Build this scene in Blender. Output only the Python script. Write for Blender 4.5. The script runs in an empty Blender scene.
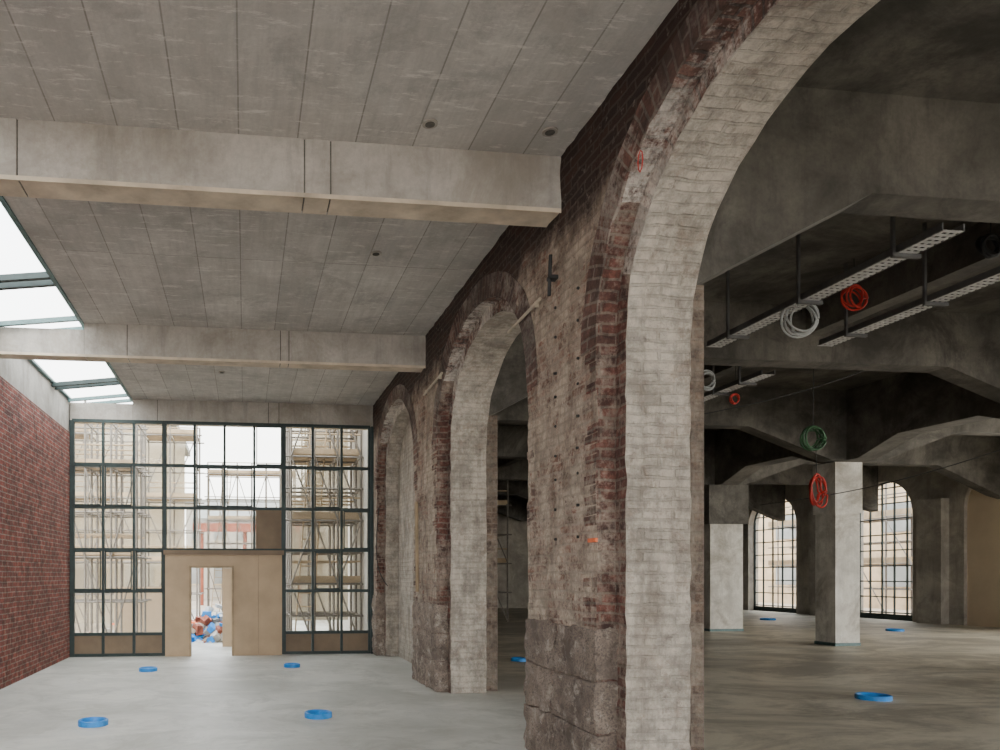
import bpy, bmesh, math, random
from mathutils import Vector, noise, Matrix
random.seed(7)
S=bpy.context.scene
# ------------------------------------------------------------ materials
def newmat(name):
    m=bpy.data.materials.new(name); m.use_nodes=True
    nt=m.node_tree; b=nt.nodes['Principled BSDF']; return m,nt,b
def N(nt,t,**k):
    n=nt.nodes.new(t)
    for a,v in k.items():
        if a in n.inputs: n.inputs[a].default_value=v
        else: setattr(n,a,v)
    return n
def ramp(nt,src,p0,p1,c0=(0,0,0,1),c1=(1,1,1,1)):
    r=nt.nodes.new('ShaderNodeValToRGB'); e=r.color_ramp.elements
    e[0].position=p0;e[1].position=p1;e[0].color=c0;e[1].color=c1
    nt.links.new(src,r.inputs[0]); return r.outputs[0]
def mix(nt,fac,a,b,bt='MIX'):
    m=nt.nodes.new('ShaderNodeMix'); m.data_type='RGBA'; m.blend_type=bt
    for s,v in ((m.inputs[0],fac),(m.inputs[6],a),(m.inputs[7],b)):
        if hasattr(v,'links') or isinstance(v,bpy.types.NodeSocket): nt.links.new(v,s)
        elif isinstance(v,(int,float)): s.default_value=v
        else: s.default_value=(*v,1) if len(v)==3 else v
    return m.outputs[2]
def noi(nt,scale,detail=6,rough=.6,vec=None,dist=0):
    n=N(nt,'ShaderNodeTexNoise',Scale=scale,Detail=detail,Roughness=rough,Distortion=dist)
    if vec is not None: nt.links.new(vec,n.inputs['Vector'])
    return n.outputs[0]
def mathn(nt,op,a,b=None):
    m=nt.nodes.new('ShaderNodeMath'); m.operation=op
    for i,v in enumerate((a,b)):
        if v is None: continue
        if isinstance(v,(int,float)): m.inputs[i].default_value=v
        else: nt.links.new(v,m.inputs[i])
    return m.outputs[0]
def bump(nt,b,h,strength,dist):
    bp=N(nt,'ShaderNodeBump',Strength=strength,Distance=dist)
    nt.links.new(h,bp.inputs['Height']); nt.links.new(bp.outputs[0],b.inputs['Normal'])
def mapped(nt,ob,scale,loc=(0,0,0)):
    mp=N(nt,'ShaderNodeMapping'); nt.links.new(ob,mp.inputs[0]); mp.inputs['Scale'].default_value=scale; mp.inputs['Location'].default_value=loc
    return mp.outputs[0]
def simple(name,col,rough=.6,metal=0,var=.25,scale=6,bmp=0):
    m,nt,b=newmat(name)
    tc=N(nt,'ShaderNodeTexCoord')
    n=noi(nt,scale,6,.6,tc.outputs['Object'])
    c=mix(nt,ramp(nt,n,.3,.7),[x*(1-var) for x in col],[min(1,x*(1+var)) for x in col])
    nt.links.new(c,b.inputs['Base Color']); b.inputs['Roughness'].default_value=rough; b.inputs['Metallic'].default_value=metal
    if bmp: bump(nt,b,noi(nt,scale*8,6,.7,tc.outputs['Object']),.5,bmp)
    return m
def brick(name,c1,c2,mortar,washc,w0,w1,bw=.25,rh=.077,soot=0.0,topdark=False,ms=.012,bs=.6,washscale=1.6,grime=.5,joint=.35,redpatch=0):
    m,nt,b=newmat(name)
    uv=N(nt,'ShaderNodeTexCoord').outputs['UV']
    ob=N(nt,'ShaderNodeNewGeometry').outputs['Position']
    def wob(scale,amp,src):
        nz=N(nt,'ShaderNodeTexNoise',Scale=scale,Detail=3.0); nt.links.new(ob,nz.inputs['Vector'])
        sub=N(nt,'ShaderNodeVectorMath',operation='SUBTRACT'); nt.links.new(nz.outputs['Color'],sub.inputs[0]); sub.inputs[1].default_value=(.5,.5,.5)
        sc=N(nt,'ShaderNodeVectorMath',operation='SCALE'); nt.links.new(sub.outputs[0],sc.inputs[0]); sc.inputs['Scale'].default_value=amp
        ad=N(nt,'ShaderNodeVectorMath',operation='ADD'); nt.links.new(src,ad.inputs[0]); nt.links.new(sc.outputs[0],ad.inputs[1]); return ad.outputs[0]
    v=wob(2.2,.022,uv); v=wob(18,.011,v)
    br=N(nt,'ShaderNodeTexBrick'); nt.links.new(v,br.inputs['Vector'])
    br.inputs['Color1'].default_value=(*c1,1); br.inputs['Color2'].default_value=(*c2,1); br.inputs['Mortar'].default_value=(*mortar,1)
    br.inputs['Scale'].default_value=1; br.inputs['Mortar Size'].default_value=ms; br.inputs['Mortar Smooth'].default_value=.35
    br.inputs['Brick Width'].default_value=bw; br.inputs['Row Height'].default_value=rh; br.inputs['Bias'].default_value=0
    big=noi(nt,washscale,8,.7,ob); fine=noi(nt,24,6,.75,ob); med=noi(nt,7,8,.75,ob)
    col=mix(nt,ramp(nt,med,.40,.60),mix(nt,1.0,br.outputs['Color'],(.50,.45,.43),'MULTIPLY'),mix(nt,1.0,br.outputs['Color'],(1.35,1.25,1.2),'MULTIPLY'))
    s=mathn(nt,'ADD',mathn(nt,'MULTIPLY',big,.5),mathn(nt,'ADD',mathn(nt,'MULTIPLY',fine,.25),mathn(nt,'MULTIPLY',med,.25)))
    wf=ramp(nt,s,w0,w1)
    wc=mix(nt,ramp(nt,noi(nt,4,8,.8,ob),.40,.58),[x*.56 for x in washc],washc)
    wc=mix(nt,mathn(nt,'MULTIPLY',br.outputs['Fac'],joint),wc,[x*.42 for x in washc])
    if redpatch:
        # bricks where the wash has come off completely
        vo=noi(nt,3.4,9,.8,ob,.3)
        wf=mathn(nt,'MULTIPLY',wf,mathn(nt,'SUBTRACT',1.0,mathn(nt,'MULTIPLY',ramp(nt,vo,.54,.60),redpatch)))
    col=mix(nt,wf,col,wc)
    st=noi(nt,1.0,8,.75,mapped(nt,ob,(3.2,3.2,.6)))
    col=mix(nt,mathn(nt,'MULTIPLY',ramp(nt,st,.48,.64),grime),col,mix(nt,1.0,col,(.30,.25,.22),'MULTIPLY'))
    sp2=noi(nt,11,9,.8,ob)
    col=mix(nt,mathn(nt,'MULTIPLY',ramp(nt,sp2,.57,.64),grime*.9),col,(.09,.07,.06))
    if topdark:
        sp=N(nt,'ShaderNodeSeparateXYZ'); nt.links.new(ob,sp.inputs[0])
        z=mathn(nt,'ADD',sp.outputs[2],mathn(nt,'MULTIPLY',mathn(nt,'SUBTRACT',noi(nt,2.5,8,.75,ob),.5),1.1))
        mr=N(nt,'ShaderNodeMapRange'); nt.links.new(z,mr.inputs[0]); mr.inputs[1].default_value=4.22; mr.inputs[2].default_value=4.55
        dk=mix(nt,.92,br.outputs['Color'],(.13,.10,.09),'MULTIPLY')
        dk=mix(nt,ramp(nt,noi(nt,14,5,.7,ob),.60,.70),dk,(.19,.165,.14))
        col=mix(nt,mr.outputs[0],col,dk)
    if soot: col=mix(nt,mathn(nt,'MULTIPLY',ramp(nt,noi(nt,1.1,6,.6,ob),.42,.6),soot),col,(.05,.04,.035))
    nt.links.new(col,b.inputs['Base Color']); b.inputs['Roughness'].default_value=.9
    h=mathn(nt,'ADD',mathn(nt,'MULTIPLY',br.outputs['Fac'],-1.0),mathn(nt,'ADD',mathn(nt,'MULTIPLY',fine,1.3),mathn(nt,'MULTIPLY',med,1.4)))
    bump(nt,b,h,bs,.016)
    return m
def concrete(name,c0,c1,boards=None,rough=.85,vscale=1.2,stain=(.2,.19,.17),stainamt=.3,streak=0):
    m,nt,b=newmat(name)
    ob=N(nt,'ShaderNodeNewGeometry').outputs['Position']
    big=noi(nt,vscale,8,.65,ob,.3); fine=noi(nt,30,4,.7,ob)
    col=mix(nt,ramp(nt,big,.37,.63),c0,c1)
    col=mix(nt,mathn(nt,'MULTIPLY',ramp(nt,noi(nt,.9,9,.75,ob,.6),.47,.62),stainamt),col,stain)
    col=mix(nt,mathn(nt,'MULTIPLY',ramp(nt,fine,.35,.7),.25),col,[x*.6 for x in c0])
    if streak:
        st=noi(nt,1.0,7,.7,mapped(nt,ob,(5,5,.8)))
        col=mix(nt,mathn(nt,'MULTIPLY',ramp(nt,st,.50,.68),streak),col,[x*.5 for x in c0])
    h=fine
    if boards:
        mp=N(nt,'ShaderNodeMapping'); nt.links.new(ob,mp.inputs[0]); mp.inputs['Rotation'].default_value=(0,0,math.pi/2)
        mp.inputs['Location'].default_value=(3.61,.05,0)
        br=N(nt,'ShaderNodeTexBrick'); nt.links.new(mp.outputs[0],br.inputs[0])
        br.inputs['Color1'].default_value=(1,1,1,1);br.inputs['Color2'].default_value=(.84,.84,.84,1);br.inputs['Mortar'].default_value=(.5,.49,.47,1)
        br.inputs['Scale'].default_value=1;br.inputs['Mortar Size'].default_value=.006;br.inputs['Brick Width'].default_value=boards[1];br.inputs['Row Height'].default_value=boards[0]
        br.offset=0.0
        col=mix(nt,1.0,col,br.outputs['Color'],'MULTIPLY')
        st=noi(nt,1.0,6,.7,mapped(nt,ob,(14,1.2,1)))
        col=mix(nt,mathn(nt,'MULTIPLY',ramp(nt,st,.4,.65),.35),col,[x*.62 for x in c0])
        sc=noi(nt,2.2,9,.8,mapped(nt,ob,(1.3,6,1)))
        col=mix(nt,mathn(nt,'MULTIPLY',ramp(nt,sc,.55,.62),.5),col,[min(1,x*1.25) for x in c1])
        bl=noi(nt,1.3,9,.8,ob,.4)
        col=mix(nt,mathn(nt,'MULTIPLY',ramp(nt,bl,.52,.62),.55),col,[x*.60 for x in c0])
        h=mathn(nt,'ADD',mathn(nt,'MULTIPLY',br.outputs['Fac'],-2.0),fine)
    nt.links.new(col,b.inputs['Base Color']); b.inputs['Roughness'].default_value=rough
    bump(nt,b,h,.35,.006)
    return m
M={}
M['face']=brick('worn_brick_face',(.25,.125,.09),(.13,.085,.07),(.36,.31,.26),(.54,.45,.36),.40,.52,topdark=True,grime=.6,bs=.8,redpatch=.9)
M['quoin']=brick('dark_red_brick',(.20,.085,.065),(.10,.06,.052),(.22,.185,.155),(.44,.37,.30),.48,.58,topdark=True,bs=.8,grime=.5)
M['reveal']=brick('limewashed_brick',(.30,.24,.19),(.26,.21,.17),(.32,.28,.235),(.60,.545,.465),.33,.46,bs=.9,grime=.42,joint=.22,redpatch=.45)
M['revdark']=brick('dark_brown_brick',(.18,.13,.095),(.12,.09,.07),(.20,.17,.14),(.32,.28,.23),.42,.6)  # darker brown brick for the pilasters and the hall side
M['vring']=brick('voussoir_brick',(.19,.10,.08),(.10,.062,.053),(.26,.23,.20),(.46,.41,.36),.49,.58,bw=.27,rh=.08,soot=.6)
M['vwhite']=brick('limewashed_voussoir_brick',(.22,.12,.095),(.15,.10,.085),(.12,.10,.09),(.70,.65,.58),.45,.53,bw=.3,rh=.08,grime=.35)
M['leftbrick']=brick('red_facing_brick',(.25,.065,.045),(.16,.05,.04),(.27,.21,.18),(.35,.25,.2),.62,.8,bw=.24,rh=.075,ms=.010,grime=.2)
M['slab']=concrete('board_marked_concrete',(.51,.485,.45),(.65,.62,.575),boards=(.465,4.69),stainamt=.4,stain=(.40,.37,.33))
M['beam']=concrete('beam_concrete',(.37,.34,.30),(.53,.495,.445),stainamt=.65,stain=(.27,.235,.19),streak=.45,vscale=1.6)
M['beamsoffit']=simple('beam_soffit_concrete',(.57,.48,.37),.85,0,.3,3)
M['dark']=concrete('dark_old_concrete',(.075,.070,.060),(.19,.175,.15),stain=(.04,.036,.03),stainamt=.75,streak=.35)  # dark concrete with random mottling and streaks
M['rwall']=concrete('plastered_wall',(.34,.31,.265),(.52,.48,.41),stainamt=.55,streak=.35)
M['col']=concrete('painted_column_plaster',(.56,.54,.48),(.76,.74,.67),stain=(.22,.18,.13),stainamt=.6,vscale=2.5,streak=.45)
M['frame']=simple('dark_green_steel_frame',(.02,.035,.034),.5,.2,.3)
M['teal']=simple('teal_steel',(.10,.17,.17),.5,.1,.2)
M['ply']=simple('plywood_board',(.46,.34,.22),.7,0,.12,2)
M['plydark']=simple('brown_board',(.20,.145,.095),.7,0,.2,2)
M['blue']=simple('blue_plastic',(.02,.24,.66),.4,0,.2,10)
M['galv']=simple('galvanised_steel',(.62,.62,.62),.4,.3,.2,8)
M['tsteel']=simple('dull_tray_steel',(.12,.12,.12),.5,.4,.2,8)
M['scaf']=simple('scaffold_steel',(.17,.15,.13),.5,.3,.2,8)
M['plank']=simple('scaffold_plank_wood',(.36,.27,.17),.8,0,.3,2)
M['red']=simple('red_cable',(.50,.025,.015),.5); M['green']=simple('green_cable',(.04,.12,.05),.5)
M['white']=simple('grey_cable',(.4,.42,.42),.5); M['black']=simple('black_rubber',(.02,.02,.02),.6)
M['orange']=simple('orange_plastic',(.75,.15,.04),.5)
M['cream']=simple('cream_render',(.50,.42,.30),.9,0,.12,.6)
M['facade']=simple('pale_facade',(.45,.42,.37),.9,0,.12,.5)
M['creamin']=simple('cream_panel',(.62,.50,.35),.9,0,.12,.6)
M['roofg']=simple('grey_roof_sheet',(.26,.27,.26),.7,0,.2,1)
M['rust']=simple('rusty_red_steel',(.28,.08,.045),.7,0,.2,2)
M['sitebrick']=simple('distant_yellow_brickwork',(.52,.40,.26),.9,0,.25,1.5)
M['dirt']=simple('dusty_ground',(.40,.33,.25),.95,0,.25,1.2,.05)
M['pipe']=simple('cream_conduit',(.45,.39,.30),.5)
m,nt,b=newmat('rough_granite'); ob=N(nt,'ShaderNodeNewGeometry').outputs['Position']
c=mix(nt,ramp(nt,noi(nt,3,8,.75,ob),.38,.62),(.18,.14,.115),(.43,.345,.28))
c=mix(nt,ramp(nt,noi(nt,60,4,.7,ob),.5,.62),c,(.17,.14,.12)); c=mix(nt,ramp(nt,noi(nt,5,9,.8,ob),.53,.62),c,(.54,.47,.40))
c=mix(nt,mathn(nt,'MULTIPLY',ramp(nt,noi(nt,9,9,.8,ob),.55,.62),.7),c,(.09,.07,.06))
nt.links.new(c,b.inputs['Base Color']); b.inputs['Roughness'].default_value=.9; bump(nt,b,noi(nt,12,10,.8,ob),1.0,.06); M['granite']=m
m,nt,b=newmat('floor_screed'); ob=N(nt,'ShaderNodeNewGeometry').outputs['Position']
c=mix(nt,ramp(nt,noi(nt,.5,8,.6,ob,.5),.37,.63),(.42,.425,.385),(.60,.595,.55))
c=mix(nt,mathn(nt,'MULTIPLY',ramp(nt,noi(nt,1.1,8,.7,mapped(nt,ob,(.6,1.2,1)),1.0),.51,.63),.55),c,(.68,.67,.61))
c=mix(nt,mathn(nt,'MULTIPLY',ramp(nt,noi(nt,1.3,9,.78,ob,1.0),.49,.60),.6),c,(.355,.355,.315))
c=mix(nt,mathn(nt,'MULTIPLY',ramp(nt,noi(nt,9,6,.75,ob),.58,.68),.3),c,(.28,.275,.245))
sp=N(nt,'ShaderNodeSeparateXYZ'); nt.links.new(ob,sp.inputs[0])
mr=N(nt,'ShaderNodeMapRange'); nt.links.new(sp.outputs[0],mr.inputs[0]); mr.inputs[1].default_value=3.0; mr.inputs[2].default_value=4.5
c2=mix(nt,ramp(nt,noi(nt,.7,9,.75,mapped(nt,ob,(.6,1.0,1)),.8),.43,.57),(.30,.265,.20),(.66,.60,.47))  # yellowish reflection on the right hall floor, painted into its colour
c=mix(nt,mathn(nt,'MULTIPLY',mr.outputs[0],.8),c,c2)
nt.links.new(c,b.inputs['Base Color'])
rg=N(nt,'ShaderNodeMapRange'); nt.links.new(noi(nt,1.4,6,.6,ob),rg.inputs[0]); rg.inputs[3].default_value=.32; rg.inputs[4].default_value=.62
nt.links.new(rg.outputs[0],b.inputs['Roughness']); bump(nt,b,noi(nt,5,8,.7,ob),.15,.01); M['floor']=m
def glassy(name,fac,tint,rough=.05,bc=(.45,.43,.38,1)):
    m=bpy.data.materials.new(name); m.use_nodes=True; nt=m.node_tree; nt.nodes.clear()
    o=nt.nodes.new('ShaderNodeOutputMaterial'); t=N(nt,'ShaderNodeBsdfTransparent'); t.inputs[0].default_value=(*tint,1)
    g=N(nt,'ShaderNodeBsdfPrincipled'); g.inputs['Base Color'].default_value=bc; g.inputs['Roughness'].default_value=rough
    x=N(nt,'ShaderNodeMixShader'); nz=noi(nt,1.2,6,.6,N(nt,'ShaderNodeNewGeometry').outputs['Position'])
    mr=N(nt,'ShaderNodeMapRange'); nt.links.new(nz,mr.inputs[0]); mr.inputs[3].default_value=fac*.5; mr.inputs[4].default_value=fac*1.5
    nt.links.new(mr.outputs[0],x.inputs[0]); nt.links.new(t.outputs[0],x.inputs[1]); nt.links.new(g.outputs[0],x.inputs[2]); nt.links.new(x.outputs[0],o.inputs[0]); return m
M['glass']=glassy('dusty_glass',.08,(.97,.97,.95)); M['net']=glassy('scaffold_netting_cloth',.5,(1,.97,.9),.9,(.6,.55,.45,1))

# ------------------------------------------------------------ mesh builder
class MB:
    def __init__(s): s.v=[];s.f=[];s.uv=[];s.mi=[];s.mats=[]
    def mat(s,k):
        if k not in s.mats: s.mats.append(k)
        return s.mats.index(k)
    def poly(s,vs,mat,uvs=None):
        i=len(s.v); s.v+= [tuple(p) for p in vs]; s.f.append(list(range(i,i+len(vs))))
        if uvs is None:
            a,b_,c_=Vector(vs[0]),Vector(vs[1]),Vector(vs[2]); n=(b_-a).cross(c_-a)
            ax=max(range(3),key=lambda k:abs(n[k]))
            uvs=[(p[1],p[2]) if ax==0 else (p[0],p[2]) if ax==1 else (p[0],p[1]) for p in vs]
        s.uv.append(uvs); s.mi.append(s.mat(mat))
    def box(s,x0,x1,y0,y1,z0,z1,mat,bot=None):
        P=lambda x,y,z:(x,y,z)
        s.poly([P(x0,y0,z0),P(x0,y0,z1),P(x0,y1,z1),P(x0,y1,z0)],mat)
        s.poly([P(x1,y0,z0),P(x1,y1,z0),P(x1,y1,z1),P(x1,y0,z1)],mat)
        s.poly([P(x0,y0,z0),P(x1,y0,z0),P(x1,y0,z1),P(x0,y0,z1)],mat)
        s.poly([P(x0,y1,z0),P(x0,y1,z1),P(x1,y1,z1),P(x1,y1,z0)],mat)
        s.poly([P(x0,y0,z0),P(x0,y1,z0),P(x1,y1,z0),P(x1,y0,z0)],bot or mat)
        s.poly([P(x0,y0,z1),P(x1,y0,z1),P(x1,y1,z1),P(x0,y1,z1)],mat)
    def tube(s,a,b,r,mat,n=6):
        a=Vector(a);b=Vector(b);d=(b-a).normalized(); u=d.orthogonal().normalized(); w=d.cross(u)
        ra=[a+u*r*math.cos(t)+w*r*math.sin(t) for t in [2*math.pi*i/n for i in range(n)]]
        rb=[p+(b-a) for p in ra]
        for i in range(n):
            j=(i+1)%n; s.poly([ra[i],ra[j],rb[j],rb[i]],mat)
        s.poly(ra[::-1],mat); s.poly(rb,mat)
    def make(s,name,merge=False,jit=0,bevel=0,parent=None,jf=6,smooth=False):
        me=bpy.data.meshes.new(name)
        vs=s.v
        if jit:
            out=[]
            for p in vs:
                q=Vector(p); n=noise.noise_vector(q*jf)*jit+noise.noise_vector(q*jf*3.1)*jit*.6; out.append(tuple(q+n))
            vs=out
        me.from_pydata(vs,[],s.f)
        ul=me.uv_layers.new(name='UVMap'); k=0
        for u in s.uv:
            for c in u: ul.data[k].uv=c; k+=1
        me.polygons.foreach_set('material_index',s.mi)
        for k in s.mats: me.materials.append(M[k])
        bm=bmesh.new(); bm.from_mesh(me)
        if merge: bmesh.ops.remove_doubles(bm,verts=bm.verts,dist=.0005)
        bmesh.ops.recalc_face_normals(bm,faces=bm.faces)
        bm.to_mesh(me); bm.free()
        if smooth:
            for p in me.polygons: p.use_smooth=True
            try: me.set_sharp_from_angle(angle=math.radians(40))
            except Exception: pass
        o=bpy.data.objects.new(name,me); S.collection.objects.link(o)
        if bevel:
            md=o.modifiers.new('b','BEVEL'); md.width=bevel; md.segments=2
        if parent: o.parent=parent
        return o
def empty(name):
    e=bpy.data.objects.new(name,None); S.collection.objects.link(e); return e

# ------------------------------------------------------------ key dimensions
XA,XB,XC=2.60,2.75,3.25; YB=15.15; YF=-8.0; XL=-3.39; ZS=5.07; XR=22.7; YE=35.0; ZR=5.7
PER=4.69
zs=3.30
AR=[(-5.73,1.66,1.51,1.36,1.21),(-1.04,1.66,1.51,1.36,1.21),(3.65,1.66,1.51,1.41,1.27),(8.34,1.66,1.51,1.34,1.20),(13.03,1.66,1.51,1.34,1.20)]
def arc(yc,a,r,n=28,z0=zs):
    def sg(v,e): return math.copysign(abs(v)**e,v)
    return [(yc+a*sg(math.cos(math.pi*i/n),.95),z0+r*sg(math.sin(math.pi*i/n),.93)) for i in range(n+1)]
def steps(a,b,d):
    n=max(1,int(round(abs(b-a)/d))); return [a+(b-a)*i/n for i in range(n+1)]
def arch_face(mb,X,ylo,yhi,arches,ztop,mat,z0=zs,dz=.077):
    ys=ylo
    zl=steps(0,z0,dz); zu=steps(z0,ztop,.11)
    segs=[]
    for yc,a,r in sorted(arches):
        segs.append((ys,yc-a)); ys=yc+a
    segs.append((ys,yhi))
    for a0,a1 in segs:
        if a1-a0<.01: continue
        cy=steps(a0,a1,.10)
        for i in range(len(cy)-1):
            for zz in (zl,zu):
                for k in range(len(zz)-1):
                    mb.poly([(X,cy[i],zz[k]),(X,cy[i+1],zz[k]),(X,cy[i+1],zz[k+1]),(X,cy[i],zz[k+1])],mat)
    n=len(zu)-1
    for yc,a,r in arches:
        p=arc(yc,a,r,28,z0)
        for i in range(len(p)-1):
            (ya,za),(yb,zb)=p[i],p[i+1]
            for k in range(n):
                A0=za+(ztop-za)*k/n;A1=za+(ztop-za)*(k+1)/n;B0=zb+(ztop-zb)*k/n;B1=zb+(ztop-zb)*(k+1)/n
                mb.poly([(X,ya,A0),(X,yb,B0),(X,yb,B1),(X,ya,A1)],mat)
def intrados(mb,X0,X1,yc,a,r,mj,ma,z0=zs,nx=2,dz=.077,low=None):
    xs=[X0+(X1-X0)*i/nx for i in range(nx+1)]
    for y in (yc-a,yc+a):
        zz=steps(0,z0,dz)
        for k in range(len(zz)-1):
            for i in range(nx): mb.poly([(xs[i],y,zz[k]),(xs[i+1],y,zz[k]),(xs[i+1],y,zz[k+1]),(xs[i],y,zz[k+1])],mj)
    p=arc(yc,a,r,28,z0); s=z0
    for i in range(len(p)-1):
        l=math.dist(p[i],p[i+1])
        mm=low if (low and (i<6 or i>21)) else ma
        for j in range(nx):
            mb.poly([(xs[j],*p[i]),(xs[j+1],*p[i]),(xs[j+1],*p[i+1]),(xs[j],*p[i+1])],mm,[(xs[j],s),(xs[j+1],s),(xs[j+1],s+l),(xs[j],s+l)])
        s+=l
def ring(mb,X,yc,a,r,w,mat,t=.010,z0=zs,n=28):
    p0=arc(yc,a,r,n,z0); p1=arc(yc,a+w,r+w,n,z0); s=0
    for i in range(n):
        l=math.dist(p0[i],p0[i+1])
        q=[(X-t,*p0[i]),(X-t,*p0[i+1]),(X-t,*p1[i+1]),(X-t,*p1[i])]
        mb.poly(q,mat,[(0,s),(0,s+l),(w,s+l),(w,s)])
        mb.poly([(X-t,*p1[i]),(X-t,*p1[i+1]),(X+.01,*p1[i+1]),(X+.01,*p1[i])],mat,[(0,s),(0,s+l),(t,s+l),(t,s)])
        mb.poly([(X-t,*p0[i]),(X-t,*p0[i+1]),(X+.01,*p0[i+1]),(X+.01,*p0[i])],mat,[(0,s),(0,s+l),(t,s+l),(t,s)])
        s+=l
# ------------------------------------------------------------ arcade wall
mb=MB()
arch_face(mb,XA,YF,YB+.1,[(a[0],a[1],a[3]) for a in AR],ZR,'face')
arch_face(mb,XC,YF,YE,[(a[0],a[2],a[4]) for a in AR],ZR,'revdark',dz=.3)
for k,(yc,aA,aB,rA,rB) in enumerate(AR):
    intrados(mb,XA,XB,yc,aA,rA,'quoin','vwhite',low='quoin')
    intrados(mb,XB,XC,yc,aB,rB,'reveal','reveal',nx=5)
    for y0,y1 in ((yc-aA,yc-aB),(yc+aB,yc+aA)):
        zz=steps(0,zs,.077)
        for i in range(len(zz)-1): mb.poly([(XB,y0,zz[i]),(XB,y1,zz[i]),(XB,y1,zz[i+1]),(XB,y0,zz[i+1])],'quoin')
    p0=arc(yc,aB,rB);p1=arc(yc,aA,rA);s=0
    for i in range(28):
        l=math.dist(p0[i],p0[i+1]); mb.poly([(XB,*p0[i]),(XB,*p0[i+1]),(XB,*p1[i+1]),(XB,*p1[i])],'quoin' if (i<3 or i>24) else 'vwhite',[(0,s),(0,s+l),(.15,s+l),(.15,s)]); s+=l
    ring(mb,XA,yc,aA,rA,.24,'vring')
wa=mb.make('wall_arcade',merge=True,jit=.013,smooth=True)
mb=MB()
for (yc,aA,aB,rA,rB) in AR:
    for sgn in (-1,1):
        z=1.2;i=0
        while z<zs-.02:
            w=.12 if i%2 else .2
            w+=random.uniform(-.04,.03); y0=yc+sgn*aA
            if random.random()<.35: mb.box(XA-.005-random.random()*.005,XA+.03,min(y0,y0+sgn*w),max(y0,y0+sgn*w),z+.006,z+.071,'quoin')
            z+=.077;i+=1
mb.make('brick_quoins',parent=wa,jit=.010)
mb=MB()
for k in range(-2,4):
    y=6.0+PER*k-.0
    mb.box(XC-.01,3.46,y-.68,y+.68,0,3.8,'revdark')
mb.make('pilasters',parent=wa)
mb=MB(); p=arc(13.03,1.6,1.28,24)
mb.poly([(3.0,13.03+1.6,0)]+[(3.0,*q) for q in p]+[(3.0,13.03-1.6,0)],'reveal')
mb.poly([(3.1,13.03+1.6,0)]+[(3.1,*q) for q in p]+[(3.1,13.03-1.6,0)],'revdark')
mb.make('blind_arch_infill',parent=wa)
def granite(name,y0,y1,parent):
    mb=MB(); zc=[0,.42,.80,1.2]
    for c in range(3):
        cut=y0+(y1-y0)*random.uniform(.4,.65)
        for (a,b_) in ((y0,cut-.002),(cut+.002,y1)):
            off=random.uniform(-.006,.006)
            x0=XA-.03+off;x1=XB+.03;z0=zc[c]+.002;z1=zc[c+1]-.002
            nx,ny,nz=6,max(3,int((b_-a)/.035)),12
            def P(i,j,k):
                u,v,w=i/nx,j/ny,k/nz
                e=.010
                x=x0+(x1-x0)*u;y=a+(b_-a)*v;z=z0+(z1-z0)*w
                cnt=(i in(0,nx))+(j in (0,ny))+(k in (0,nz))
                if cnt>=2:
                    x+= e*.6*(1 if i==0 else -1 if i==nx else 0); y+=e*.7*(1 if j==0 else -1 if j==ny else 0); z+=e*.6*(1 if k==0 else -1 if k==nz else 0)
                return (x,y,z)
            for j in range(ny):
                for k in range(nz):
                    for i in (0,nx): mb.poly([P(i,j,k),P(i,j+1,k),P(i,j+1,k+1),P(i,j,k+1)],'granite')
            for i in range(nx):
                for k in range(nz):
                    for j in (0,ny): mb.poly([P(i,j,k),P(i+1,j,k),P(i+1,j,k+1),P(i,j,k+1)],'granite')
                for j in range(ny):
                    for k in (0,nz): mb.poly([P(i,j,k),P(i+1,j,k),P(i+1,j+1,k),P(i,j+1,k)],'granite')
    return mb.make(name,merge=True,jit=.026,parent=parent,jf=7,smooth=True)
for k,(a,b_) in enumerate([(0.62-.03,1.99+.03),(5.31-.025,6.68+.02),(10.0-.03,11.37+.03),(14.69-.03,15.1)]):
    granite('granite_base_%d'%(k+1),a,b_,wa)
mb=MB()
for zz in [1.9,2.15,2.4,2.6,2.85,3.1,3.3,3.6,3.85]:
    for yy in (5.62,6.05):
        mb.tube((XA-.012,yy+random.uniform(-.02,.02),zz),(XA+.01,yy,zz),.012,'black',8)
mb.make('anchor_holes',parent=wa)
mb=MB(); mb.tube((XA-.06,6.05,3.95),(XA-.06,6.02,4.28),.016,'black',8); mb.box(XA-.07,XA+.0,6.0,6.08,4.08,4.11,'black'); mb.make('downpipe_stub')
mb=MB()
mb.tube((XA-.035,6.3,4.02),(XA-.035,7.1,3.98),.014,'pipe',8); mb.tube((XA-.035,9.6,4.25),(XA-.035,10.6,4.2),.016,'pipe',8)
for yy in (6.4,7.0,9.7,10.5): mb.box(XA-.045,XA,yy,yy+.015,3.98 if yy<8 else 4.2,4.03 if yy<8 else 4.25,'pipe')
mb.make('wall_conduit')
mb=MB(); mb.box(XA-.03,XA-.008,5.28,5.40,1.845,1.875,'orange'); mb.make('orange_marker_tag',bevel=.003)
mb=MB(); mb.tube((XA-.04,11.0,1.35),(XA-.04,11.05,2.7),.025,'plank',8); mb.make('wall_batten')

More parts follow.
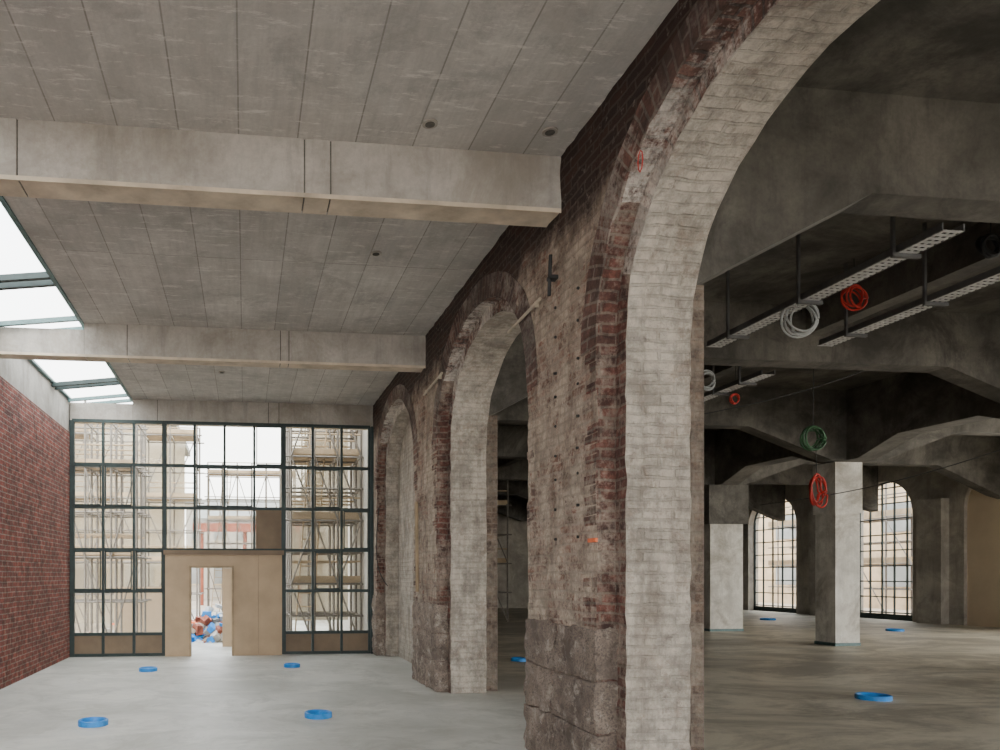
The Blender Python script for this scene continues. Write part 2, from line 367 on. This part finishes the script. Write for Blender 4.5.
def curve(name,pts,r,mat,cyclic=False,parent=None):
    cu=bpy.data.curves.new(name,'CURVE'); cu.dimensions='3D'; cu.bevel_depth=r; cu.bevel_resolution=2
    for P in pts:
        sp=cu.splines.new('POLY'); sp.points.add(len(P)-1)
        for i,p in enumerate(P): sp.points[i].co=(*p,1)
        sp.use_cyclic_u=cyclic
    cu.materials.append(M[mat]); o=bpy.data.objects.new(name,cu); S.collection.objects.link(o)
    if parent: o.parent=parent
    return o
def coil(name,c,R,mat,tilt=0,loops=5,r=.012,hang=None,squash=1.0):
    P=[];n=28
    for l in range(loops):
        ph=random.random()*6; rr=R*(1+random.uniform(-.12,.12)); off=Vector((random.uniform(-.03,.03),random.uniform(-.04,.04),random.uniform(-.04,.02)))
        for i in range(n):
            t=2*math.pi*i/n
            v=Vector((rr*math.cos(t)*squash,rr*.25*math.sin(t+ph),rr*math.sin(t)))
            v=Matrix.Rotation(tilt,3,'Z')@v
            P.append(tuple(Vector(c)+off+v))
    o=curve(name,[P],r,mat)
    if hang: curve('suspension_cord',[[(c[0],c[1],c[2]+R*.8),(c[0]+.01,c[1],(c[2]+hang)/2),(c[0],c[1],hang)]],.006,'black',parent=o)
    return o
curve('red_cable_loop',[[ (XA-.04,4.62+.03*math.cos(t*.8),4.30+.07*math.sin(t*.8)) for t in range(9)]],.0035,'red')

# ------------------------------------------------------------ main hall shell
mb=MB(); mb.box(XL-.3,XR+.5,YF-.3,YE+.3,-.15,0,'floor'); mb.make('floor')
mb=MB(); mb.box(-2.2,XA+.02,YF,YB+.25,ZS,ZS+.25,'slab'); mb.make('ceiling')
mb=MB(); mb.box(XL-.3,XL,YF,YB+.2,0,4.38,'leftbrick'); mb.box(XL-.3,XL-.02,YF,YB+.2,4.38,5.0,'beam'); mb.make('wall_left')
mb=MB(); mb.box(XL,XA,YF-.3,YF,0,.4,'leftbrick'); mb.box(XL,XA,YF-.3,YF,4.85,5.07,'beam'); mb.make('wall_rear')
mb=MB()
for i in range(7):
    x=XL+.04+(XA-XL-.08)*i/6; mb.box(x-.03,x+.03,YF-.2,YF-.14,.4,4.85,'frame')
for z in (.43,1.9,3.4,4.82): mb.box(XL,XA,YF-.2,YF-.14,z-.03,z+.03,'frame')
mb.make('window_4')  # unseen rear opening, framed sparsely to let more light in
for k,y in enumerate((1.4,6.1,10.8,15.3,-3.3)):
    mb=MB(); w=.15
    mb.box(XL+.0,-2.2,y-w,y+w,4.62,4.97,'beam','beamsoffit')
    cuts=[-2.2,-1.72,.47,.68,XA+.01] if k!=2 else [-2.2,-1.62,.5,.62,XA+.01]
    for i in range(len(cuts)-1):
        mb.box(cuts[i]+.006,cuts[i+1]-.006,y-w,y+w,4.62,ZS+.01,'beam','beamsoffit')
    mb.box(-2.2,XA,y-w+.012,y+w-.015,4.635,ZS+.01,'dark')
    mb.box(XL,XA,y-w-.008,y-w,4.60,4.635,'beamsoffit')
    mb.make('ceiling_beam' if k==0 else 'ceiling_beam.%03d'%k,bevel=0)
def disc(name,x,y,z):
    mb=MB(); mb.tube((x,y,z-.012),(x,y,z+.01),.06,'beam',20); mb.tube((x,y,z-.016),(x,y,z),.038,'dark',16); mb.make(name)
def unproj(px,py,z):
    d=750*(z-1.6)/(575-py); xc=(px-335)/750*d; th=math.atan(.12); return (xc*math.cos(th)+d*math.sin(th), d*math.cos(th)-xc*math.sin(th))
for (u,v) in ((430,123),(550,131),(376,253),(222,372)):
    x,y=unproj(u,v,ZS); disc('ceiling_junction_box',x,y,ZS)
mb=MB()
def zsk(x): return 5.0+(x-XL)/(-2.2-XL)*.14
mb.poly([(XL-.05,YF,zsk(XL)+.02),(-2.15,YF,5.16),(-2.15,YB+.2,5.16),(XL-.05,YB+.2,zsk(XL)+.02)],'glass')
def skbar(y,w,dep,mat='frame'):
    x0,x1=XL,-2.2
    a,b_=y-w,y+w
    V=[(x0,a,zsk(x0)-dep),(x1,a,zsk(x1)-dep),(x1,a,zsk(x1)),(x0,a,zsk(x0))]; Wv=[(p[0],b_,p[2]) for p in V]
    mb.poly(V,mat);mb.poly(Wv,mat)
    for i in range(4): j=(i+1)%4; mb.poly([V[i],V[j],Wv[j],Wv[i]],mat)
for k in range(-2,3):
    yy=4.25+PER*k+.0
    for d in (0,.22): skbar(yy+d+.15,.035,.07)
for y in (1.4,6.1,10.8,15.2,-3.3):
    skbar(y+.22,.03,.06,'teal'); skbar(y-.22,.03,.06,'teal')
mb.box(XL-.02,XL+.04,YF,YB+.1,5.0,5.04,'teal'); mb.box(-2.25,-2.2,YF,YB+.1,5.05,5.14,'teal')
mb.make('window_skylight')
# ------------------------------------------------------------ end window
win=empty('window_1')
cx=[XL+.04+(XA-.06-XL-.04)*i/10 for i in range(11)]
rz=[.44,1.28,2.10,2.93,3.77,4.62]
mb=MB()
for i,x in enumerate(cx):
    w=.045 if i in (0,3,7,10) else .024
    mb.box(x-w,x+w,YB-.04,YB+.05,2.1 if i in (4,5,6) else 0,4.62,'frame')
for i,z in enumerate([.03]+rz):
    if z<2:
        mb.box(cx[0],cx[3],YB-.03,YB+.04,z-.03,z+.03,'frame'); mb.box(cx[7],cx[10],YB-.03,YB+.04,z-.03,z+.03,'frame')
    else: mb.box(cx[0],cx[-1],YB-.03,YB+.04,z-.03,z+.03,'frame')
for (c0,r0) in ((0,1),(2,1),(4,3),(8,1),(8,3),(1,3),(6,4),(9,2),(0,3),(1,1),(5,3)):
    a,b_=cx[c0]+.04,cx[c0+1]-.04; z0,z1=rz[r0]+.03,rz[r0+1]-.03 if r0+1<6 else 4.6
    for q in ((a,a+.02,z0,z1),(b_-.02,b_,z0,z1),(a,b_,z0,z0+.025),(a,b_,z1-.025,z1)): mb.box(q[0],q[1],YB-.05,YB+.0,q[2],q[3],'frame')
mb.make('frame',parent=win)
mb=MB(); mb.box(cx[0],cx[3],YB,YB+.012,.44,4.6,'glass'); mb.box(cx[3],cx[7],YB,YB+.012,2.1,4.6,'glass'); mb.box(cx[7],cx[10],YB,YB+.012,.44,4.6,'glass'); mb.make('glazing',parent=win)
mb=MB()
for i in list(range(0,3))+list(range(7,10)): mb.box(cx[i]+.03,cx[i+1]-.03,YB-.01,YB+.03,.04,.42,'plydark')
mb.box(cx[6]+.03,cx[7]-.03,YB-.03,YB+.03,2.13,2.9,'plydark')
mb.make('infill_boards',parent=win)
mb=MB()
yy0,yy1=YB-.16,YB-.06
mb.box(cx[3]+.03,-1.05,yy0,yy1,0.0,2.0,'ply'); mb.box(-.26,.264,yy0,yy1,0,2.0,'ply'); mb.box(.27,cx[7]-.04,yy0,yy1,0,2.0,'ply'); mb.box(.2,.33,yy1,yy1+.03,0,2.0,'plydark')
mb.box(-1.05,-.26,yy0,yy1,1.74,2.0,'ply'); mb.box(cx[3]+.0,cx[7],yy0-.03,yy1,2.0,2.09,'plydark')
for q in ((-1.09,-1.05),(-.26,-.22)): mb.box(q[0],q[1],yy0-.02,yy1,0,1.78,'plank')
mb.box(-1.09,-.22,yy0-.02,yy1,1.74,1.78,'plank')
mb.make('door_1')
mb=MB(); mb.box(XA-.055,XA-.005,YB-.1,YB+.1,0,4.62,'frame'); mb.make('trim_1')

# ------------------------------------------------------------ right hall
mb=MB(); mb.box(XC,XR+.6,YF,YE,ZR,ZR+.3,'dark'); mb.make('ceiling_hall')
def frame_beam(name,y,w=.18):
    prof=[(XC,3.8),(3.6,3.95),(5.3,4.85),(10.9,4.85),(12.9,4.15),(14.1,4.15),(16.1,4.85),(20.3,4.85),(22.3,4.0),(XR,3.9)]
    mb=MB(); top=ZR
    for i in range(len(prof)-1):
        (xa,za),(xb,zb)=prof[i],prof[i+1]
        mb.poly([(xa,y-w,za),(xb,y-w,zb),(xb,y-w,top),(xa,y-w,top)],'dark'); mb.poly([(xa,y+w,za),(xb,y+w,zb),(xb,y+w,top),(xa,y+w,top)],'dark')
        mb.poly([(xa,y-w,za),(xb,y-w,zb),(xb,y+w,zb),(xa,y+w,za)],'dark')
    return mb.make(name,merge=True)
k=0
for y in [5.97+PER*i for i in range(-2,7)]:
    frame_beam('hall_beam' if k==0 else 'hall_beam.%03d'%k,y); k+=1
ys=[5.97+PER*i for i in range(-2,7)]
for n_,(a,b_) in enumerate(zip(ys[:-1],ys[1:])):
    mb=MB()
    pr=[(a+.18,4.15),(a+.5,4.15),(a+1.5,4.5),(b_-1.5,4.5),(b_-.5,4.15),(b_-.18,4.15)]
    for (p,q) in zip(pr[:-1],pr[1:]):
        for X in (13.25,13.75): mb.poly([(X,*p),(X,*q),(X,q[0],ZR),(X,p[0],ZR)],'dark')
        mb.poly([(13.25,*p),(13.75,*p),(13.75,*q),(13.25,*q)],'dark')
    for X in (8.6,18.1): mb.box(X-.12,X+.12,a+.18,b_-.18,5.25,ZR,'dark')
    mb.make('ceiling_girder' if n_==0 else 'ceiling_girder.%03d'%n_,merge=True)
def column(name,x,y,w,dk=False):
    mb=MB(); h=w/2
    if dk:
        mb.box(x-h,x+h,y-h,y+h,0,3.05,'col'); mb.box(x-h-.1,x+h+.1,y-h-.1,y+h+.1,3.05,4.15,'dark')  # dark head block: shade on the beam above, put into its colour
    else:
        mb.box(x-h,x+h,y-h,y+h,0,3.0,'col'); mb.box(x-h-.035,x+h+.035,y-h-.035,y+h+.035,3.0,4.14,'col')
    mb.box(x-h-.015,x+h+.015,y-h-.015,y+h+.015,0,.07,'teal')
    return mb.make(name,bevel=.02)
for k,(x,y,w) in enumerate([(13.48,15.7,.60),(13.6,20.35,1.0),(13.5,24.73,.84),(13.5,29.4,.84),(13.5,10.9,.64),(13.5,5.97,.64),(13.5,1.28,.64)]):
    column('column' if k==0 else 'column.%03d'%k,x,y,w,k==1)
RW=[(-1.4,1.3,1.25),(3.9,1.3,1.25),(9.2,1.3,1.25),(14.6,1.3,1.25),(20.0,1.3,1.25),(24.45,1.3,1.25),(30.1,1.5,1.3)]
mb=MB()
arch_face(mb,XR,YF,YE,RW,ZR,'rwall',z0=3.7,dz=.6)
for yc,a,r in RW: intrados(mb,XR,XR+.5,yc,a,r,'rwall','rwall',z0=3.7,dz=.6)
arch_face(mb,XR+.5,YF,YE,RW,ZR,'rwall',z0=3.7,dz=.6)
for y in (22.25,27.1,33.2,17.3): mb.box(XR-.3,XR+.01,y-.45,y+.45,0,4.1,'rwall')
mb.make('wall_right',merge=True)
for k,(yc,a,r) in enumerate(RW):
    mb=MB(); X=XR+.3
    p=arc(yc,a,r,24,3.7)
    if abs(yc-20.0)<.1:
        X=XR+.12
        mb.poly([(X,yc+a,0)]+[(X,*q) for q in p]+[(X,yc-a,0)],'creamin'); mb.make('wall_infill'); continue
    def top(y): return 3.7+r*math.sqrt(max(0,1-((y-yc)/a)**2))
    nc=5
    for i in range(nc+1):
        y=yc-a+2*a*i/nc; y=min(max(y,yc-a+.03),yc+a-.03); w=.032 if i in (0,nc) else .018
        mb.box(X-.02,X+.04,y-w,y+w,0,max(3.7,top(y)),'frame')
    z=.25
    while z<5:
        hw=a if z<=3.7 else a*math.sqrt(max(0,1-((z-3.7)/r)**2))
        if hw>.1: mb.box(X-.015,X+.035,yc-hw,yc+hw,z-.02,z+.02,'frame')
        z+=.56
    for i in range(len(p)-1):
        (ya,za),(yb,zb)=p[i],p[i+1]; mb.tube((X,ya,za),(X,yb,zb),.045,'frame',6)
    mb.box(X-.02,X+.04,yc-a,yc+a,0,.2,'frame')
    mb.make('window_2' if k==5 else 'window_3' if k==6 else 'window_%d'%(k+6))
mb=MB(); mb.box(XA,XR+.5,YE,YE+.3,0,ZR,'rwall'); mb.make('wall_back')
mb=MB(); mb.box(XA,XR+.5,YF-.3,YF,0,.5,'rwall'); mb.box(XA,XR+.5,YF-.3,YF,4.6,ZR,'rwall')
for i in range(6): x=XA+(XR-XA)*i/5; mb.box(x-.3,x+.3,YF-.3,YF,.5,4.6,'rwall')
mb.make('wall_front')
mb=MB(); mb.box(XA,XC-.02,YB+.12,YE,0,ZR,'facade'); mb.make('wall_outer')

def tray(name,x,y0,y1,z=4.78,w=.22):
    mb=MB()
    for s in (-1,1):
        mb.box(x+s*w/2-.008,x+s*w/2+.008,y0,y1,z,z+.07,'tsteel')
    y=y0
    while y<y1:
        mb.box(x-w/2,x+w/2,y,y+.04,z,z+.006,'galv'); y+=.075
    for i in range(3): 
        xx=x-w/2+w*(i+.5)/3; mb.box(xx-.012,xx+.012,y0,y1,z+.001,z+.008,'galv')
    for yh in (y0+.5,(y0+y1)/2,y1-.5):
        mb.box(x-w/2-.04,x+w/2+.04,yh-.02,yh+.02,z-.04,z-.001,'tsteel'); mb.box(x-w/2-.05,x-w/2-.02,yh-.015,yh+.015,z-.04,ZR-.005,'tsteel')
    mb.make(name)
tray('cable_tray',6.5,6.2,9.75); tray('cable_tray.001',8.0,6.2,9.5); tray('cable_tray.002',8.25,11.0,13.4)
def at(px,py,d):
    th=math.atan(.12); xc=(px-335)/750*d; return (xc*math.cos(th)+d*math.sin(th), d*math.cos(th)-xc*math.sin(th), 1.6+(575-py)/750*d)
def hangc(name,px,py,d,R,mat,top,**k):
    c=at(px,py,d); coil(name,c,R,mat,hang=top,**k)
hangc('grey_cable_coil',801,317,9.0,.19,'white',4.8)
hangc('red_cable_coil',854,297,9.6,.14,'red',5.65)
hangc('green_cable_coil',813,438,12.5,.17,'green',5.65,loops=7,r=.016)
hangc('red_cable_coil.001',816,490,12.5,.24,'red',3.75,loops=6,squash=.5,r=.014)
hangc('black_cable_coil',990,245,8.2,.11,'black',5.65,loops=6,r=.014)
hangc('red_cable_coil.002',735,397,13,.08,'red',5.65,loops=3)
hangc('grey_cable_coil.001',706,380,12,.13,'white',5.65)
a=at(640,425,12.0); b_=at(1040,290,12.0)
curve('slack_cable',[[tuple(Vector(a).lerp(Vector(b_),t/12)+Vector((0,0,-.35*math.sin(math.pi*t/12)))) for t in range(13)]],.008,'black')
a=at(760,505,14.0); b_=at(1030,440,12.0)
curve('slack_cable.001',[[tuple(Vector(a).lerp(Vector(b_),t/12)+Vector((0,0,-.15*math.sin(math.pi*t/12)))) for t in range(13)]],.008,'black')
curve('wall_cable',[[ (XA-.03+(-.12)*math.sin(math.pi*t/10),11.9-.9*t/10+2.4,2.9-1.5*t/10-.25*math.sin(math.pi*t/10)) for t in range(11)]],.008,'black')

def sleeve(k,px,py,R=.16):
    d=750*1.6/(py-575); x,y,_=at(px,py,d); me=MB(); n=36
    for (r0,r1,z0,z1) in ((R,R,0,.055),(R,R-.015,.055,.062),(R-.015,R-.03,.062,.05),(R-.03,R-.05,.05,.012),(R-.05,0.0,.012,.010)):
        for i in range(n):
            t0,t1=2*math.pi*i/n,2*math.pi*(i+1)/n; w=lambda r,t,z:(x+r*math.cos(t)*(1+.03*math.sin(3*t+k)),y+r*math.sin(t),z)
            if r1>0: me.poly([w(r0,t0,z0),w(r0,t1,z0),w(r1,t1,z1),w(r1,t0,z1)],'blue')
            else: me.poly([w(r0,t0,z0),w(r0,t1,z0),(x,y,z1)],'blue')
    me.make('floor_sleeve' if k==0 else 'floor_sleeve.%03d'%k,merge=True)
for k,(u,v,R) in enumerate([(93,725,.155),(318,717,.155),(148,671,.15),(292,667,.14),(873,699,.2),(519,661,.15),(895,631,.22),(768,620,.25)]): sleeve(k,u,v,R)

# ------------------------------------------------------------ outside
mb=MB(); mb.box(-60,70,YB+.2,90,-.3,-.16,'dirt'); mb.box(XR+.6,70,-60,YB+.2,-.3,-.16,'dirt'); mb.box(-60,XL-.4,-60,YB+.2,-.3,-.16,'dirt'); mb.box(XL-.4,XR+.6,-60,YF-.4,-.3,-.16,'dirt'); mb.make('ground')
def scaffold(name,x0,x1,nx,y0,y1,ny,levels,h=1.0,planks=True,seed=1):
    rnd=random.Random(seed); mb=MB(); dx=(x1-x0)/nx; dy=(y1-y0)/ny; H=levels*h
    for i in range(nx+1):
        for j in range(ny+1): mb.tube((x0+i*dx,y0+j*dy,-.2),(x0+i*dx,y0+j*dy,H+.5),.03,'scaf',5)
    for l in range(1,levels+1):
        z=l*h
        for j in range(ny+1):
            mb.tube((x0-.15,y0+j*dy,z),(x1+.15,y0+j*dy,z),.024,'scaf',5)
            if l%2==0:
                mb.tube((x0,y0+j*dy,z+.5),(x1,y0+j*dy,z+.5),.02,'plank',5)
        for i in range(nx+1): mb.tube((x0+i*dx,y0-.1,z),(x0+i*dx,y1+.1,z),.024,'scaf',5)
        if planks and l%2==0:
            for i in range(nx):
                if rnd.random()<.85: mb.box(x0+i*dx+.03,x0+(i+1)*dx-.03,y0+.05,y1-.05,z+.03,z+.07,'plank')
            mb.box(x0,x1,y0-.02,y0,z+.05,z+.18,'plank')
    for i in range(nx):
        for l in range(0,levels-1,2):
            a,b_=(x0+i*dx,x0+(i+1)*dx) if rnd.random()<.5 else (x0+(i+1)*dx,x0+i*dx)
            mb.tube((a,y0-.05,l*h),(b_,y0-.05,(l+2)*h),.02,'scaf',5)
    lx=x0+dx*.5
    for s in (-.18,.18): mb.tube((lx+s,y0+.2,0),(lx+s+.5,y0+.5,H),.018,'plank',5)
    for q in range(int(H/.3)): t=q*.3/H; mb.tube((lx-.18+.5*t,y0+.2+.3*t,q*.3),(lx+.18+.5*t,y0+.2+.3*t,q*.3),.014,'plank',5)
    return mb.make(name)
scaffold('scaffolding',-5.2,-2.4,5,17.2,18.6,2,5,seed=2)
scaffold('scaffolding.001',1.0,3.0-.45,3,16.4,18.0,2,9,h=.7,seed=3)
scaffold('scaffolding.002',-9,-1.5,9,24,25.4,1,6,seed=4)
scaffold('scaffolding.003',2.0,9,8,25,26.5,1,9,seed=5)
scaffold('scaffolding.004',-1.6,2.2,6,33,34,1,6,seed=6)
mb=MB(); mb.box(-9,-2,25.6,25.62,0,6.5,'net'); mb.box(2.2,9,26.7,26.72,0,11,'net'); mb.box(1.05,2.5,18.15,18.16,.5,8,'net'); mb.make('scaffold_netting')
def building(name,x0,x1,y0,y1,h,mat,nw,nf,face='y'):
    mb=MB(); mb.box(x0,x1,y0,y1,-.2,h,mat); mb.box(x0-.3,x1+.3,y0-.3,y1,h,h+.25,'roofg')
    for f in range(nf):
        for i in range(nw):
            z=1.0+f*(h-.6)/nf
            if face=='y':
                w=(x1-x0)/nw; xa=x0+w*(i+.25); mb.box(xa,xa+w*.5,y0-.04,y0+.02,z,z+1.5,'roofg'); mb.box(xa-.06,xa+w*.5+.06,y0-.08,y0,z-.1,z,'cream')
            else:
                w=(y1-y0)/nw; ya=y0+w*(i+.25); mb.box(x0-.04,x0+.02,ya,ya+w*.5,z,z+1.5,'roofg')
    mb.make(name)
building('site_building',-20,-3,30,38,7.5,'cream',8,2)
building('site_building.001',4,22,37,48,13,'cream',8,4)
building('site_building.002',-4,5,52,60,6.5,'facade',6,2)
building('courtyard_building',33,42,5,60,9,'sitebrick',14,3,'x')
mb=MB(); mb.box(-3,3.5,44,50,4.6,4.9,'roofg'); mb.box(-3,3.5,43.8,44,4.1,4.6,'rust')
for x in (-2.5,0,2.5,3.3): mb.tube((x,44.2,-.2),(x,44.2,4.4),.12,'rust',8)
mb.poly([(-3,44,4.9),(3.5,44,4.9),(3.5,47,6.1),(-3,47,6.1)],'roofg'); mb.make('site_canopy')
mb=MB()
for i in range(22):
    y=8+i*1.3
    for x in (27,28.2): mb.tube((x,y,-.2),(x,y,8),.035,'scaf',5)
for l in range(1,8):
    for x in (27,28.2): mb.tube((x,7.5,l*1.0),(x,36,l*1.0),.03,'scaf',5)
    if l%2==0: mb.box(27.05,28.15,8,36,l*1.0+.03,l*1.0+.08,'plank'); mb.box(26.98,27.0,8,36,l+.1,l+.35,'plank')
for i in range(0,20,2): mb.tube((26.95,8+i*1.3,0),(26.95,8+(i+2)*1.3,4),.025,'scaf',5)
mb.make('courtyard_scaffolding')
mb=MB()
mb.box(-3.3,-1.6,19.6,19.65,-.16,1.3,'ply'); mb.box(-.5,.0,16.9,16.95,-.16,1.75,'ply')
mb.make('site_hoarding')
def rubble(name,cx_,cy_,R,H,n,mats):
    mb=MB()
    for i in range(n):
        t=random.random()*6.28; r=R*math.sqrt(random.random()); z=H*(1-r/R)*random.random()-.12
        c=Vector((cx_+r*math.cos(t),cy_+r*math.sin(t)*.6,z)); s=random.uniform(.05,.15); m=random.choice(mats)
        rot=Matrix.Rotation(random.random()*3,3,Vector((random.random(),random.random(),random.random()+.1)).normalized())
        V=[c+rot@Vector((sx*s*random.uniform(.6,1.2),sy*s*random.uniform(.5,1),sz*s*.6)) for sx in (-1,1) for sy in (-1,1) for sz in (-1,1)]
        for f in ((0,1,3,2),(4,6,7,5),(0,4,5,1),(2,3,7,6),(0,2,6,4),(1,5,7,3)): mb.poly([V[k] for k in f],m)
    mb.make(name)
rubble('debris_pile',-.75,18.6,1.2,1.1,300,['facade','roofg','dirt','blue','blue','white','rust'])
rubble('rubble_heap',-2.2,22,2.2,.7,160,['dirt','facade','rust','plank','orange'])

# ------------------------------------------------------------ light
W=bpy.data.worlds.new('overcast_sky'); S.world=W; W.use_nodes=True; nt=W.node_tree; bg=nt.nodes['Background']
tc=N(nt,'ShaderNodeTexCoord'); sp=N(nt,'ShaderNodeSeparateXYZ'); nt.links.new(tc.outputs['Generated'],sp.inputs[0])
c=ramp(nt,sp.outputs[2],0.0,.6,(.96,.95,.92,1),(.88,.94,1.0,1)); nt.links.new(c,bg.inputs[0]); bg.inputs[1].default_value=9.3
sn=bpy.data.lights.new('hazy_sun','SUN'); sn.energy=3; sn.angle=.6; sn.color=(1,.95,.86); so=bpy.data.objects.new('hazy_sun',sn); S.collection.objects.link(so); so.rotation_euler=(math.radians(38),math.radians(-20),math.radians(20))
def area(name,loc,rot,sx,sy,e,col=(1,.99,.97)):
    l=bpy.data.lights.new(name,'AREA'); l.shape='RECTANGLE'; l.size=sx; l.size_y=sy; l.energy=e; l.color=col
    o=bpy.data.objects.new(name,l); S.collection.objects.link(o); o.location=loc; o.rotation_euler=rot
area('fill_light_rear',(-.4,YF+.1,2.6),(math.radians(100),0,0),5.6,4.2,500)  # added fill lamp behind the camera, lifts the main hall
area('fill_light_rear_hall',(12.5,YF+.1,2.6),(math.radians(84),0,0),17,3.8,180)  # added lamp inside the rear wall, brightens the right hall
for y in (3.9,9.2,14.6): area('fill_light_right_side',(XR-.05,y,2.6),(math.radians(76),0,math.radians(90)),2.4,4.4,480,(1,.95,.86))  # added off-frame lamps just inside the right wall, brighten the hall

cam=bpy.data.cameras.new('camera'); co=bpy.data.objects.new('camera',cam); S.collection.objects.link(co)
co.location=(0,0,1.6); co.rotation_euler=(math.pi/2,0,-math.atan(.12)); cam.sensor_width=36; cam.lens=27; cam.shift_x=.165; cam.shift_y=.2; cam.clip_start=.05
S.camera=co
